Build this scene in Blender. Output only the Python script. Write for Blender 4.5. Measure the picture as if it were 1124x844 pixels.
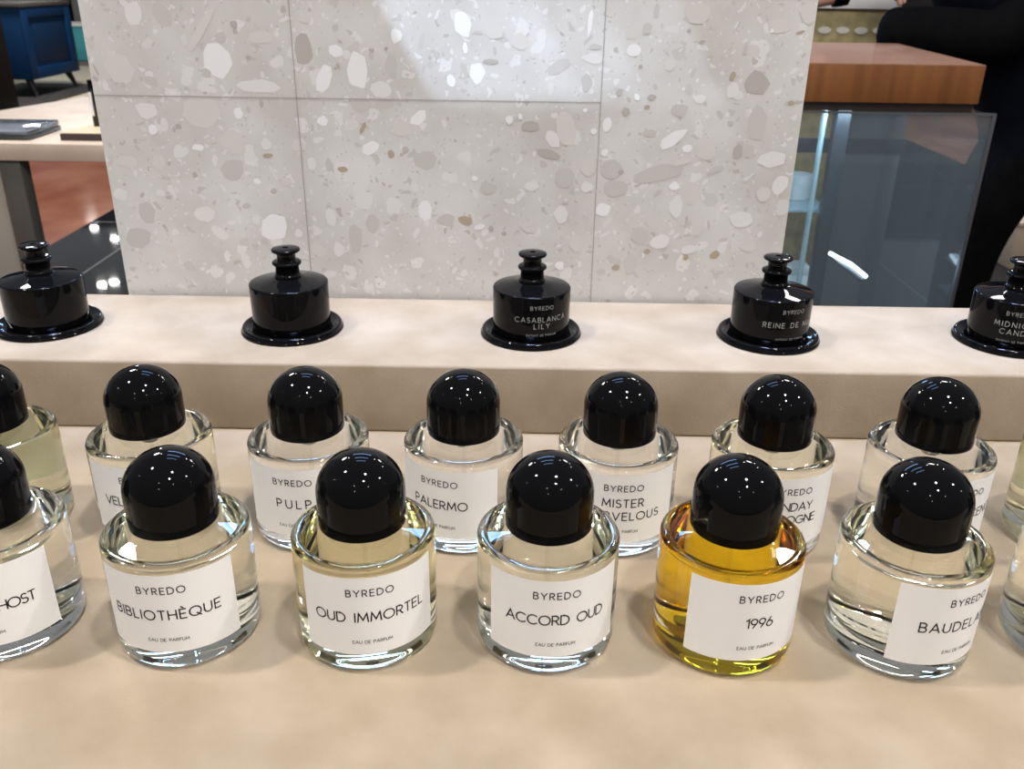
import bpy, bmesh, math, random
from mathutils import Vector, Matrix
R = math.radians
for o in list(bpy.data.objects):
    bpy.data.objects.remove(o)
S = bpy.context.scene
COL = S.collection

# ------------------------------------------------------------------ camera
cam_d = bpy.data.cameras.new('camera')
cam = bpy.data.objects.new('camera', cam_d)
COL.objects.link(cam)
S.camera = cam
F_PX, PITCH, ROLL, YAW, CAM_H = 978.5, R(24.631), R(0.820), R(-0.256), 0.3067
fw = Vector((math.sin(YAW) * math.cos(PITCH), math.cos(YAW) * math.cos(PITCH), -math.sin(PITCH)))
r0 = Vector((math.cos(YAW), -math.sin(YAW), 0))
u0 = r0.cross(fw)
rr = math.cos(ROLL) * r0 + math.sin(ROLL) * u0
uu = -math.sin(ROLL) * r0 + math.cos(ROLL) * u0
cam.matrix_world = Matrix(((rr.x, uu.x, -fw.x, 0), (rr.y, uu.y, -fw.y, 0), (rr.z, uu.z, -fw.z, CAM_H), (0, 0, 0, 1)))
cam_d.sensor_fit = 'HORIZONTAL'
cam_d.sensor_width = 36
cam_d.lens = 36 * F_PX / 1124
cam_d.clip_start = 0.01
cam_d.dof.use_dof = True
cam_d.dof.focus_distance = 0.50
cam_d.dof.aperture_fstop = 22

# ------------------------------------------------------------------ world, light, exposure
S.view_settings.view_transform = 'Standard'
S.view_settings.look = 'None'
S.view_settings.exposure = 0.15
S.view_settings.gamma = 1.0
S.view_settings.use_curve_mapping = False
cy = S.cycles
cy.max_bounces = 24
cy.transmission_bounces = 20
cy.glossy_bounces = 8
cy.diffuse_bounces = 4
cy.transparent_max_bounces = 16
cy.caustics_refractive = True
cy.caustics_reflective = True
cy.blur_glossy = 2.0
cy.sample_clamp_indirect = 400.0
cy.use_guiding = True
cy.use_surface_guiding = True
cy.guiding_training_samples = 64
cy.use_denoising = True
W = bpy.data.worlds.new('shop_ambient')
S.world = W
W.use_nodes = True
bg = W.node_tree.nodes['Background']
bg.inputs[0].default_value = (0.93, 0.95, 1.0, 1)
bg.inputs[1].default_value = 0.2
CEIL = 2.6                                           # ceiling lamps above the counter top


def lamp(name, d, power, size, col=(1, 0.97, 0.93), h=CEIL, shape='DISK', size_y=None, spread=None, origin=(0.05, 0.42, 0.05), aim=None):
    L = bpy.data.lights.new(name, 'AREA')
    L.energy, L.color, L.shape, L.size = power, col, shape, size
    if size_y:
        L.size_y = size_y
    if spread:
        L.spread = spread
    o = bpy.data.objects.new(name, L)
    COL.objects.link(o)
    v = Vector(d)
    p = Vector(origin) + v * ((h - origin[2]) / v.z)
    o.location = p
    a = Vector(aim if aim else origin) - p
    o.rotation_euler = a.to_track_quat('-Z', 'Y').to_euler()
    return o


# ceiling spotlights of the shop, found from their reflections in the black caps
lamp('ceiling_spotlight', (-0.51, -0.02, 0.86), 43, 0.19)
lamp('ceiling_spotlight', (0.20, -0.17, 0.96), 41, 0.19)
lamp('ceiling_spotlight', (0.195, -0.48, 0.85), 35, 0.18)
lamp('ceiling_spotlight', (0.72, -0.05, 0.69), 26, 0.15)
for d in [(-0.153, -0.67, 0.725), (0.42, -0.626, 0.66), (-0.4, 0.63, 0.667), (-0.83, -0.11, 0.55), (0.257, 0.69, 0.677),
          (0.486, 0.687, 0.54), (0.57, 0.53, 0.626), (-0.11, -0.84, 0.527), (0.9, -0.07, 0.42)]:
    lamp('ceiling_downlight', d, 3.0, 0.08)
# unseen fill lamps added to brighten the background left and right
for x, y, e in [(-1.9, 2.9, 60), (-4.3, 9.0, 110), (1.5, 3.2, 25), (3.2, 7.0, 60)]:
    lamp('added_aisle_fill', (x, y, 2.3), e, 0.5, origin=(0, 0, 0), h=2.3, aim=(x, y, 0))
lamp('added_riser_fill', (0.0, 0.655, 1.5), 1.6, 1.9, col=(0.42, 0.58, 1.0), origin=(0, 0, 0), h=1.5, aim=(0, 0.6551, 0), shape='RECTANGLE', size_y=0.10, spread=R(12))  # unseen strip lamp added to brighten and cool the riser top
# four cool light strips further back on the ceiling, seen over the low stone wall (they glint on the caps)
for y, x0, x1, w in [(1.75, -0.55, 0.25, 0.10), (2.5, -0.8, 0.35, 0.13), (4.0, -1.3, 0.55, 0.20), (8.0, -2.2, 1.1, 0.5)]:
    lamp('ceiling_light_strip', ((x0 + x1) / 2, y - 0.42, CEIL - 0.05), 7.0 * (x1 - x0) * w / 0.12, x1 - x0, col=(0.30, 0.55, 1.0),
         shape='RECTANGLE', size_y=w, origin=(0, 0.42, 0.05), aim=(0, 0.42, 0.05))
# far ceiling lamps that glint in the polished floor
for px, py in [(-1.99, 4.28), (-2.18, 4.48), (-1.748, 3.57), (-1.714, 3.61), (2.95, 6.33)]:
    k = (1.206 + 2.6) / 1.206
    lamp('ceiling_downlight', (px * k, py * k, 2.0), 2.4 if py < 6 else 60, 0.12 if py < 6 else 0.5, origin=(0, 0, -0.3), h=1.7,
         aim=(px * k, py * k, -0.9))
# unseen beams added to throw a cool patch on the top of the stone wall
pd = Vector((-0.62, -0.5, 0.8)).normalized()
pe1 = (Vector((1, 0, 0)) - pd * pd.x).normalized()
pe2 = pd.cross(pe1)
for pw in (0.10, 0.14, 0.19):                        # three overlapping beams: sharp on the left, fading to the right
    PL = bpy.data.lights.new('added_patch_beam', 'AREA')
    PL.energy, PL.color, PL.shape, PL.size, PL.size_y, PL.spread = 0.28 * pw, (0.60, 0.76, 1.0), 'RECTANGLE', pw, 0.22, R(1.0)
    PO = bpy.data.objects.new('added_patch_beam', PL)
    COL.objects.link(PO)
    pc = Vector((-0.068, 0.7306, 0.217)) + Vector((pw / 2 / math.hypot(pd.y, pd.z), 0, 0)) + 0.11 * (pe2 - pd * (pe2.y / pd.y)) + pd * 0.7
    PO.matrix_world = Matrix(((pe1.x, pe2.x, pd.x, pc.x), (pe1.y, pe2.y, pd.y, pc.y), (pe1.z, pe2.z, pd.z, pc.z), (0, 0, 0, 1)))

# ------------------------------------------------------------------ materials
def mat(name, col, rough=0.5, metal=0.0, spec=0.5, emit=None, es=0.0, coat=0.0):
    m = bpy.data.materials.new(name)
    m.use_nodes = True
    b = m.node_tree.nodes['Principled BSDF']
    b.inputs['Base Color'].default_value = (*col, 1)
    b.inputs['Roughness'].default_value = rough
    b.inputs['Metallic'].default_value = metal
    b.inputs['Specular IOR Level'].default_value = spec
    b.inputs['Coat Weight'].default_value = coat
    if emit:
        b.inputs['Emission Color'].default_value = (*emit, 1)
        b.inputs['Emission Strength'].default_value = es
    return m


def nodes(m):
    nt = m.node_tree
    return nt.nodes, nt.links, nt.nodes['Principled BSDF']


def mottled(name, c0, c1, scale, rough, bump=0.0, bscale=400, spec=0.3, detail=5, stretch=(1, 1, 1)):
    m = mat(name, c0, rough, spec=spec)
    N, L, B = nodes(m)
    tc = N.new('ShaderNodeTexCoord')
    mp = N.new('ShaderNodeMapping')
    mp.inputs['Scale'].default_value = stretch
    L.new(tc.outputs['Object'], mp.inputs[0])
    n = N.new('ShaderNodeTexNoise')
    n.inputs['Scale'].default_value = scale
    n.inputs['Detail'].default_value = detail
    L.new(mp.outputs[0], n.inputs['Vector'])
    rp = N.new('ShaderNodeValToRGB')
    rp.color_ramp.elements[0].position = 0.3
    rp.color_ramp.elements[1].position = 0.7
    rp.color_ramp.elements[0].color = (*c0, 1)
    rp.color_ramp.elements[1].color = (*c1, 1)
    L.new(n.outputs[0], rp.inputs[0])
    L.new(rp.outputs[0], B.inputs['Base Color'])
    if bump:
        n2 = N.new('ShaderNodeTexNoise')
        n2.inputs['Scale'].default_value = bscale
        n2.inputs['Detail'].default_value = 3
        L.new(tc.outputs['Object'], n2.inputs['Vector'])
        bp = N.new('ShaderNodeBump')
        bp.inputs['Strength'].default_value = bump
        bp.inputs['Distance'].default_value = 0.0006
        L.new(n2.outputs[0], bp.inputs['Height'])
        L.new(bp.outputs[0], B.inputs['Normal'])
    return m


def glass(name, col, ior, rough=0.0):
    m = bpy.data.materials.new(name)
    m.use_nodes = True
    nt = m.node_tree
    nt.nodes.remove(nt.nodes['Principled BSDF'])
    g = nt.nodes.new('ShaderNodeBsdfGlass')
    g.inputs['Color'].default_value = (*col, 1)
    g.inputs['IOR'].default_value = ior
    g.inputs['Roughness'].default_value = rough
    nt.links.new(g.outputs[0], nt.nodes['Material Output'].inputs[0])
    return m


def slab(name, col, ior):
    """flat parallel glass faces: light passes straight through, with the Fresnel reflection of the surface"""
    m = bpy.data.materials.new(name)
    m.use_nodes = True
    nt = m.node_tree
    nt.nodes.remove(nt.nodes['Principled BSDF'])
    t = nt.nodes.new('ShaderNodeBsdfTransparent')
    t.inputs[0].default_value = (*col, 1)
    g = nt.nodes.new('ShaderNodeBsdfGlossy')
    g.inputs['Roughness'].default_value = 0.01
    f = nt.nodes.new('ShaderNodeFresnel')
    geo = nt.nodes.new('ShaderNodeNewGeometry')
    io = nt.nodes.new('ShaderNodeMapRange')
    io.inputs['To Min'].default_value = ior
    io.inputs['To Max'].default_value = 1 / ior
    nt.links.new(geo.outputs['Backfacing'], io.inputs[0])
    nt.links.new(io.outputs[0], f.inputs[0])
    x = nt.nodes.new('ShaderNodeMixShader')
    nt.links.new(f.outputs[0], x.inputs[0])
    nt.links.new(t.outputs[0], x.inputs[1])
    nt.links.new(g.outputs[0], x.inputs[2])
    nt.links.new(x.outputs[0], nt.nodes['Material Output'].inputs[0])
    return m


M = {}
M['glass_flat'] = slab('clear_glass_flat', (0.985, 0.99, 0.98), 1.5)
M['suede'] = mottled('beige_suede', (0.288, 0.226, 0.158), (0.368, 0.298, 0.222), 22, 0.85, 0.35, 900, 0.15)
M['black'] = mat('gloss_black', (0.003, 0.003, 0.0035), 0.03, spec=0.13)
M['black2'] = mat('gloss_black_glass', (0.003, 0.003, 0.0035), 0.05, spec=0.15)
M['glass'] = glass('clear_glass', (0.995, 0.998, 0.993), 1.36)
M['paper'] = mat('label_paper', (0.90, 0.885, 0.875), 0.6, spec=0.2)
M['ink'] = mat('black_ink', (0.012, 0.012, 0.012), 0.6, spec=0.2)
M['silver_ink'] = mat('grey_ink', (0.33, 0.33, 0.33), 0.5, spec=0.2)
M['plastic'] = glass('clear_plastic_tube', (0.97, 0.97, 0.95), 1.06)
M['metal'] = mat('pump_metal', (0.8, 0.8, 0.8), 0.2, metal=1.0)
M['grout'] = mat('tile_joint', (0.36, 0.335, 0.30), 0.8)
M['chipW'] = mat('pale_chip', (0.776, 0.765, 0.765), 0.25)
M['chipL'] = mat('light_chip', (0.689, 0.670, 0.653), 0.25)
M['chipP'] = mat('warm_chip', (0.616, 0.585, 0.556), 0.25)
M['chipT'] = mat('taupe_chip', (0.529, 0.505, 0.482), 0.25)
M['chipD'] = mat('dark_chip', (0.436, 0.405, 0.374), 0.25)
M['chipB'] = mat('rust_chip', (0.417, 0.345, 0.257), 0.3)
CLEARS = {'clear': (0.995, 0.995, 0.985), 'lemon': (0.99, 0.978, 0.88), 'straw': (0.99, 0.966, 0.83), 'pale': (0.995, 0.99, 0.945), 'amber': (0.945, 0.78, 0.165)}
for k, c in CLEARS.items():
    M['liq_' + k] = glass(k + '_perfume', c, 0.95)
    M['top_' + k] = slab(k + '_perfume_surface', c, 1.12)


# ------------------------------------------------------------------ mesh helpers
def finish(bm, name, m, parent=None, smooth=None):
    me = bpy.data.meshes.new(name)
    bm.to_mesh(me)
    bm.free()
    o = bpy.data.objects.new(name, me)
    COL.objects.link(o)
    for x in (m if isinstance(m, (list, tuple)) else [m]):
        me.materials.append(x)
    if smooth is not None:
        me.polygons.foreach_set('use_smooth', [True] * len(me.polygons))
        if smooth < 179:
            me.set_sharp_from_angle(angle=R(smooth))
    if parent:
        o.parent = parent
    return o


def tag(o, label, cat, group=None):
    o['label'] = label
    o['category'] = cat
    if group:
        o['group'] = group
    return o


def thing(name, label, cat, loc=(0, 0, 0), rz=0.0, group=None):
    o = bpy.data.objects.new(name, None)
    o.empty_display_size = 0.02
    COL.objects.link(o)
    o.location = loc
    o.rotation_euler = (0, 0, rz)
    return tag(o, label, cat, group)


def lathe(bm, prof, seg=72, cx=0, cy=0, cz=0, flip=False):
    """prof: list of (r, z) bottom to top along the outside; ends on the axis are closed by a fan."""
    rings = []
    for r, z in prof:
        if r < 1e-7:
            rings.append([bm.verts.new((cx, cy, cz + z))])
        else:
            rings.append([bm.verts.new((cx + r * math.cos(2 * math.pi * i / seg), cy + r * math.sin(2 * math.pi * i / seg), cz + z)) for i in range(seg)])
    for a, b in zip(rings, rings[1:]):
        for i in range(seg):
            j = (i + 1) % seg
            if len(a) == 1 and len(b) == 1:
                continue
            if len(a) == 1:
                vs = [a[0], b[j], b[i]]
            elif len(b) == 1:
                vs = [a[i], a[j], b[0]]
            else:
                vs = [a[i], a[j], b[j], b[i]]
            if flip:
                vs.reverse()
            bm.faces.new(vs)


def arcp(r0, z0, rad, a0, a1, n):
    return [(r0 + rad * math.cos(R(a0 + (a1 - a0) * i / n)), z0 + rad * math.sin(R(a0 + (a1 - a0) * i / n))) for i in range(n + 1)]


def box(bm, x0, x1, y0, y1, z0, z1, bev=0.0, seg=2, mi=0):
    g = bmesh.ops.create_cube(bm, size=1.0)
    vs = g['verts']
    for v in vs:
        v.co = Vector((x0 + (v.co.x + .5) * (x1 - x0), y0 + (v.co.y + .5) * (y1 - y0), z0 + (v.co.z + .5) * (z1 - z0)))
    fs = set(f for v in vs for f in v.link_faces)
    for f in fs:
        f.material_index = mi
    if bev:
        es = list(set(e for v in vs for e in v.link_edges))
        bmesh.ops.bevel(bm, geom=es, offset=bev, segments=seg, affect='EDGES', profile=0.5)


def prism(bm, pts, z0, z1, bev=0.0):
    a = [bm.verts.new((x, y, z0)) for x, y in pts]
    b = [bm.verts.new((x, y, z1)) for x, y in pts]
    n = len(pts)
    fs = [bm.faces.new(a[::-1]), bm.faces.new(b)]
    for i in range(n):
        fs.append(bm.faces.new((a[i], a[(i + 1) % n], b[(i + 1) % n], b[i])))
    if bev:
        bmesh.ops.bevel(bm, geom=list(set(e for f in fs for e in f.edges)), offset=bev, segments=2, affect='EDGES', profile=0.5)


def bxo(name, m, dims, parent=None, bev=0.002):
    bm = bmesh.new()
    box(bm, *dims, bev=bev)
    return finish(bm, name, m, parent, 40)


def structure(o):
    o['kind'] = 'structure'
    return o

# ------------------------------------------------------------------ lettering: geometric capitals drawn as strokes
def A_(cx, cy, rx, ry, a0, a1, n=14):
    return [(cx + rx * math.cos(R(a0 + (a1 - a0) * i / n)), cy + ry * math.sin(R(a0 + (a1 - a0) * i / n))) for i in range(n + 1)]


def glyphs():
    G = {}
    G['A'] = (.86, [[(0, 0), (.43, 1), (.86, 0)], [(.15, .32), (.71, .32)]])
    G['B'] = (.60, [[(0, 0), (0, 1), (.30, 1)] + A_(.30, .76, .25, .24, 90, -90) + [(0, .52)], [(.30, .52)] + A_(.32, .26, .28, .26, 90, -90) + [(0, 0)]])
    G['C'] = (.88, [A_(.5, .5, .5, .5, 45, 315, 26)])
    G['D'] = (.76, [[(0, 0), (0, 1), (.26, 1)] + A_(.26, .5, .5, .5, 90, -90, 20) + [(0, 0)]])
    G['E'] = (.54, [[(.54, 1), (0, 1), (0, 0), (.54, 0)], [(0, .52), (.48, .52)]])
    G['F'] = (.52, [[(.52, 1), (0, 1), (0, 0)], [(0, .52), (.46, .52)]])
    G['G'] = (.96, [A_(.5, .5, .5, .5, 48, 345, 26) + [(.97, .46), (.56, .46)]])
    G['H'] = (.70, [[(0, 0), (0, 1)], [(.70, 0), (.70, 1)], [(0, .52), (.70, .52)]])
    G['I'] = (.02, [[(.01, 0), (.01, 1)]])
    G['J'] = (.40, [[(.40, 1), (.40, .22)] + A_(.18, .22, .22, .22, 0, -150, 10)])
    G['L'] = (.48, [[(0, 1), (0, 0), (.48, 0)]])
    G['M'] = (.94, [[(0, 0), (.10, 1), (.47, .22), (.84, 1), (.94, 0)]])
    G['N'] = (.76, [[(0, 0), (0, 1), (.76, 0), (.76, 1)]])
    G['O'] = (1.0, [A_(.5, .5, .5, .5, 0, 360, 32)])
    G['P'] = (.56, [[(0, 0), (0, 1), (.28, 1)] + A_(.28, .73, .28, .27, 90, -90) + [(0, .46)]])
    G['Q'] = (1.0, [A_(.5, .5, .5, .5, 0, 360, 32), [(.62, .28), (.98, -.06)]])
    G['R'] = (.60, [[(0, 0), (0, 1), (.28, 1)] + A_(.28, .73, .28, .27, 90, -90) + [(0, .46)], [(.28, .46), (.60, 0)]])
    G['S'] = (.54, [A_(.27, .75, .235, .25, 35, 255, 14) + A_(.27, .26, .27, .26, 75, -145, 14)])
    G['T'] = (.60, [[(0, 1), (.60, 1)], [(.30, 1), (.30, 0)]])
    G['U'] = (.68, [[(0, 1), (0, .34)] + A_(.34, .34, .34, .34, 180, 360, 16) + [(.68, 1)]])
    G['V'] = (.80, [[(0, 1), (.40, 0), (.80, 1)]])
    G['X'] = (.70, [[(0, 0), (.70, 1)], [(0, 1), (.70, 0)]])
    G['Y'] = (.74, [[(0, 1), (.37, .46), (.74, 1)], [(.37, .46), (.37, 0)]])
    G['Z'] = (.64, [[(0, 1), (.64, 1), (0, 0), (.64, 0)]])
    G['1'] = (.26, [[(0, .80), (.25, 1), (.25, 0)]])
    G['9'] = (.60, [A_(.30, .70, .30, .30, 0, 360, 22), [(.57, .58), (.22, 0)]])
    G['6'] = (.60, [A_(.30, .30, .30, .30, 0, 360, 22), [(.03, .42), (.38, 1)]])
    G['È'] = (.54, G['E'][1] + [[(.16, 1.30), (.34, 1.14)]])
    return G


GL = glyphs()


def text_mesh(bm, s, h, width, zc, rad, wt=0.13, centre=0.0):
    """One line of capitals wrapped on a cylinder of radius rad, its middle at height zc and angle `centre` (degrees)."""
    ws = [GL[c][0] * h if c != ' ' else 0.42 * h for c in s]
    tr = (width - sum(ws)) / max(1, len(s) - 1)
    tr = max(tr, 0.10 * h)
    tot = sum(ws) + tr * (len(s) - 1)
    u = -tot / 2
    hw = wt * h / 2
    a0 = R(centre)

    def put(x, z, r=rad):
        a = a0 + x / rad
        return bm.verts.new((r * math.sin(a), -r * math.cos(a), z))

    for c, w in zip(s, ws):
        if c != ' ':
            for pl in GL[c][1]:
                p = [Vector((x * h, y * h)) for x, y in pl]
                closed = (p[0] - p[-1]).length < 1e-6
                q = []
                for a, b in zip(p, p[1:]):
                    n = max(1, int((b - a).length / 0.0008))
                    q += [a.lerp(b, i / n) for i in range(n)]
                q.append(p[-1])
                n = len(q)
                L_, R_ = [], []
                for i in range(n):
                    if closed:
                        d0 = (q[i] - q[i - 1]) if i > 0 else (q[0] - q[-2])
                        d1 = (q[i + 1] - q[i]) if i < n - 1 else (q[1] - q[0])
                    else:
                        d0 = q[i] - q[i - 1] if i > 0 else q[1] - q[0]
                        d1 = q[i + 1] - q[i] if i < n - 1 else q[-1] - q[-2]
                    d0, d1 = d0.normalized(), d1.normalized()
                    n0, n1 = Vector((-d0.y, d0.x)), Vector((-d1.y, d1.x))
                    mm = (n0 + n1)
                    mm = mm.normalized() if mm.length > 1e-6 else n0
                    k = hw / max(0.42, mm.dot(n0))
                    e = Vector((0, 0))
                    if not closed and i == 0:
                        e = -d1 * hw * 0.5
                    if not closed and i == n - 1:
                        e = d0 * hw * 0.5
                    a, b = q[i] + mm * k + e, q[i] - mm * k + e
                    L_.append(put(u + a.x, zc - h / 2 + a.y))
                    R_.append(put(u + b.x, zc - h / 2 + b.y))
                for i in range(n - 1):
                    bm.faces.new((L_[i], R_[i], R_[i + 1], L_[i + 1]))
        u += w + tr


def lettering(name, lines, rad, m, parent):
    bm = bmesh.new()
    for ln in lines:
        text_mesh(bm, *ln[:4], rad, *(ln[4:]))
    return finish(bm, name, m, parent)

# ------------------------------------------------------------------ counter
cnt = thing('display_counter', 'long low beige suede-covered shop counter carrying the two rows of perfume bottles', 'counter', (0, 0.45, 0))
cntop = bxo('counter_top', M['suede'], (-1.0, 0.95, -0.33, 0.276, -0.05, 0.0), cnt, 0.003)
bxo('base', mat('counter_base', (0.42, 0.35, 0.27), 0.6), (-0.97, 0.92, -0.29, 0.25, -0.9, -0.05), cnt, 0.002)
bm = bmesh.new()
box(bm, -1.0, 0.95, 0.5817, 0.7256, 0.0, 0.0536, 0.0022, 3)
tag(finish(bm, 'display_riser', M['suede'], None, 40), 'raised beige suede step behind the perfume bottles, carrying the black flacons', 'riser')


# ------------------------------------------------------------------ perfume bottles
RB = 0.035
outer = [(0, 0.0012), (0.024, 0.0012), (0.0262, 0.0)] + arcp(0.0292, 0.0058, 0.0058, -90, 0, 7) + \
    arcp(0.0324, 0.0584, 0.0026, 0, 90, 7) + arcp(0.0309, 0.0600, 0.0010, 90, 170, 3) + \
    [(0.0298, 0.0597), (0.0250, 0.0599), (0.0190, 0.0606), (0.0145, 0.0620), (0.0128, 0.0632), (0.0125, 0.0656), (0.0125, 0.0690)]
cav_low = [(0, 0.0112), (0.012, 0.0112), (0.0205, 0.0118)] + arcp(0.0262, 0.0172, 0.0054, -80, 0, 7)
cav_high = arcp(0.0288, 0.0544, 0.0028, 0, 82, 6) + [(0.0200, 0.0578), (0.0120, 0.0585), (0.0092, 0.0594), (0.0085, 0.0620), (0.0085, 0.0690)]
CAV = cav_low + cav_high


def split_cav(zf):
    lo, hi = [], []
    for (r0, z0), (r1, z1) in zip(CAV, CAV[1:]):
        if z0 <= zf:
            lo.append((r0, z0))
        if z0 <= zf < z1:
            t = (zf - z0) / (z1 - z0)
            cut = (r0 + t * (r1 - r0), zf)
            lo.append(cut)
            hi.append(cut)
        if z1 > zf:
            hi.append((r1, z1))
    return lo, hi


def glass_mesh(zf):
    bm = bmesh.new()
    lathe(bm, outer, 96)
    lo, hi = split_cav(zf)
    lathe(bm, hi, 96, flip=True)
    # mouth of the neck
    lathe(bm, [(0.0125, 0.0690), (0.0085, 0.0690)], 96)
    for f in bm.faces:
        c = f.calc_center_median()
        r = math.hypot(c.x, c.y)
        if r < 0.0300 and c.z > 0.0560:
            f.material_index = 1
    bmesh.ops.remove_doubles(bm, verts=bm.verts, dist=1e-6)
    return bm


def liquid_mesh(zf):
    bm = bmesh.new()
    lo, hi = split_cav(zf)
    lathe(bm, lo, 96)
    n = len(bm.faces)
    lathe(bm, [lo[-1], (lo[-1][0] * 0.6, zf), (0, zf)], 96)
    bm.faces.ensure_lookup_table()
    for i, f in enumerate(bm.faces):
        c = f.calc_center_median()
        if i >= n or c.z > 0.0566:
            f.material_index = 1
    bmesh.ops.remove_doubles(bm, verts=bm.verts, dist=1e-6)
    return bm


CR, CZ0, CZ1 = 0.0213, 0.0654, 0.1022


def cap_mesh():
    bm = bmesh.new()
    h = 0.92 * CR
    prof = [(0, CZ0 + 0.0030), (0.0150, CZ0 + 0.0030), (0.0152, CZ0 + 0.0004), (0.0156, CZ0)] + [(CR - 0.0006, CZ0), (CR - 0.0001, CZ0 + 0.0004), (CR, CZ0 + 0.0012)] + \
        [(CR * math.cos(R(a)), CZ1 - h + h * math.sin(R(a))) for a in range(0, 90, 5)] + [(0, CZ1)]
    lathe(bm, prof, 96)
    return bm


def label_mesh():
    bm = bmesh.new()
    n = 60
    rows = []
    for z in (0.0122, 0.0562):
        rows.append([bm.verts.new((0.03512 * math.sin(R(-57 + 114 * i / n)), -0.03512 * math.cos(R(-57 + 114 * i / n)), z)) for i in range(n + 1)])
    for i in range(n):
        bm.faces.new((rows[0][i], rows[0][i + 1], rows[1][i + 1], rows[1][i]))
    return bm


_mesh = {}


def shared(key, name, mk, m, parent, smooth):
    if key not in _mesh:
        o = finish(mk(), name, m, parent, smooth)
        _mesh[key] = o
        return o
    o = _mesh[key].copy()
    COL.objects.link(o)
    o.parent = parent
    return o


def perfume(loc, rz, liquid, fill, title, label, group):
    t = thing('perfume_bottle', label, 'perfume bottle', (*loc, 0), R(rz), group)
    gb = shared(('g', fill), 'glass_body', lambda: glass_mesh(fill), [M['glass'], M['glass_flat']], t, 40)
    lq = shared(('l', liquid, fill), 'perfume_liquid', lambda: liquid_mesh(fill), [M['liq_' + liquid], M['top_' + liquid]], t, 40)
    if liquid == 'amber':
        lq['label'] = 'golden amber perfume'

    def pump():
        b = bmesh.new()
        lathe(b, [(0, 0.0560), (0.0052, 0.0560), (0.0056, 0.0566), (0.0056, 0.0680), (0.0080, 0.0684), (0.0080, 0.0692), (0, 0.0692)], 40)
        return b

    def dip():
        b = bmesh.new()
        lathe(b, [(0, 0.0125), (0.0011, 0.0125), (0.0011, 0.0562), (0, 0.0562)], 20)
        return b
    shared('pump', 'spray_pump', pump, M['metal'], t, 40)
    shared('dip', 'dip_tube', dip, M['plastic'], t, 40)
    shared('cap', 'cap', cap_mesh, M['black'], t, 50)
    lb = shared('label', 'paper_label', label_mesh, M['paper'], t, 180)
    if title is not None:
        rad = 0.03522
        shared('brand', 'brand_lettering', lambda: _txt([('BYREDO', 0.0036, 0.0222, 0.0478, 0.15)], rad), M['ink'], lb, None)
        if title:
            lettering('title_lettering', title, rad, M['ink'], lb)
        shared('eau', 'caption_lettering', lambda: _txt([('EAU DE PARFUM', 0.0017, 0.0190, 0.0196, 0.14)], rad), M['ink'], lb, None)
    return t


def _txt(lines, rad):
    b = bmesh.new()
    for ln in lines:
        text_mesh(b, *ln[:4], rad, *(ln[4:]))
    return b


def T1(s, w):
    return [(s, 0.0052, w, 0.0340, 0.135)]


FRONT = 'perfume bottles in the front row'
BACK = 'perfume bottles in the back row'
perfume((-0.2576, 0.3662), 12, 'clear', 0.0581, T1('MOJAVE GHOST', 0.051), 'clear perfume bottle at the left end of the front row, cut off', FRONT)
perfume((-0.1649, 0.3656), 5, 'pale', 0.0581, T1('BIBLIOTHÈQUE', 0.0520), 'clear front row perfume bottle whose label title has an accented letter', FRONT)
perfume((-0.0734, 0.3664), 13, 'straw', 0.0581, T1('OUD IMMORTEL', 0.0550), 'straw-tinted perfume bottle in the front row, standing third from the left', FRONT)
perfume((0.0172, 0.3668), 6, 'pale', 0.0581, T1('ACCORD OUD', 0.0495), 'pale perfume bottle in the front row, just left of the amber-yellow one', FRONT)
perfume((0.1072, 0.3667), 14, 'amber', 0.0581, T1('1996', 0.0135), 'amber-yellow perfume bottle with a four-digit number on its white label', FRONT)
perfume((0.1965, 0.3660), 26, 'pale', 0.0581, T1('BAUDELAIRE', 0.0460), 'pale front row perfume bottle right of the amber one, label turned right', FRONT)
perfume((0.2880, 0.3660), 75, 'pale', 0.0581, None, 'perfume bottle at the right end of the front row, only its glass edge showing', FRONT)

perfume((-0.3080, 0.4621), 190, 'lemon', 0.0581, None, 'yellowish bottle at the left end of the back row, no label showing', BACK)
perfume((-0.2146, 0.4620), 9, 'pale', 0.0581, T1('VELVET HAZE', 0.0460), 'perfume bottle in the back row, second from the left, behind the accented-letter one', BACK)
perfume((-0.1212, 0.4625), -5, 'clear', 0.0581, T1('PULP', 0.0200), 'colourless perfume bottle in the back row, behind the straw-tinted front bottle', BACK)
perfume((-0.0300, 0.4629), -21, 'clear', 0.0581, T1('PALERMO', 0.0335), 'colourless perfume bottle in the middle of the back row, its label turned to the left', BACK)
perfume((0.0609, 0.4625), 1, 'clear', 0.0581, [('MISTER', 0.0050, 0.0238, 0.0382, 0.135), ('MARVELOUS', 0.0050, 0.0450, 0.0297, 0.135)],
        'colourless back row perfume bottle with a two-line title, left of the greenish one', BACK)
perfume((0.1510, 0.4615), 8, 'pale', 0.0581, [('SUNDAY', 0.0050, 0.0262, 0.0382, 0.135), ('COLOGNE', 0.0050, 0.0330, 0.0297, 0.135)],
        'faintly greenish perfume bottle in the back row, behind the amber-yellow one', BACK)
perfume((0.2440, 0.4621), 15, 'clear', 0.0581, T1('INFLORESCENCE', 0.0560), 'perfume bottle in the back row, second from the right end, label turned right', BACK)
perfume((0.3370, 0.4621), 120, 'lemon', 0.0581, None, 'yellowish perfume bottle at the right end of the back row, cut off', BACK)


# ------------------------------------------------------------------ black flacons on the riser
def dish_mesh():
    bm = bmesh.new()
    lathe(bm, [(0, 0), (0.0375, 0)] + arcp(0.0380, 0.0012, 0.0012, -90, 60, 4) + arcp(0.0362, 0.0032, 0.0020, -10, 130, 6) +
          [(0.0330, 0.0036), (0.0322, 0.0030), (0, 0.0028)], 96)
    return bm


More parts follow.
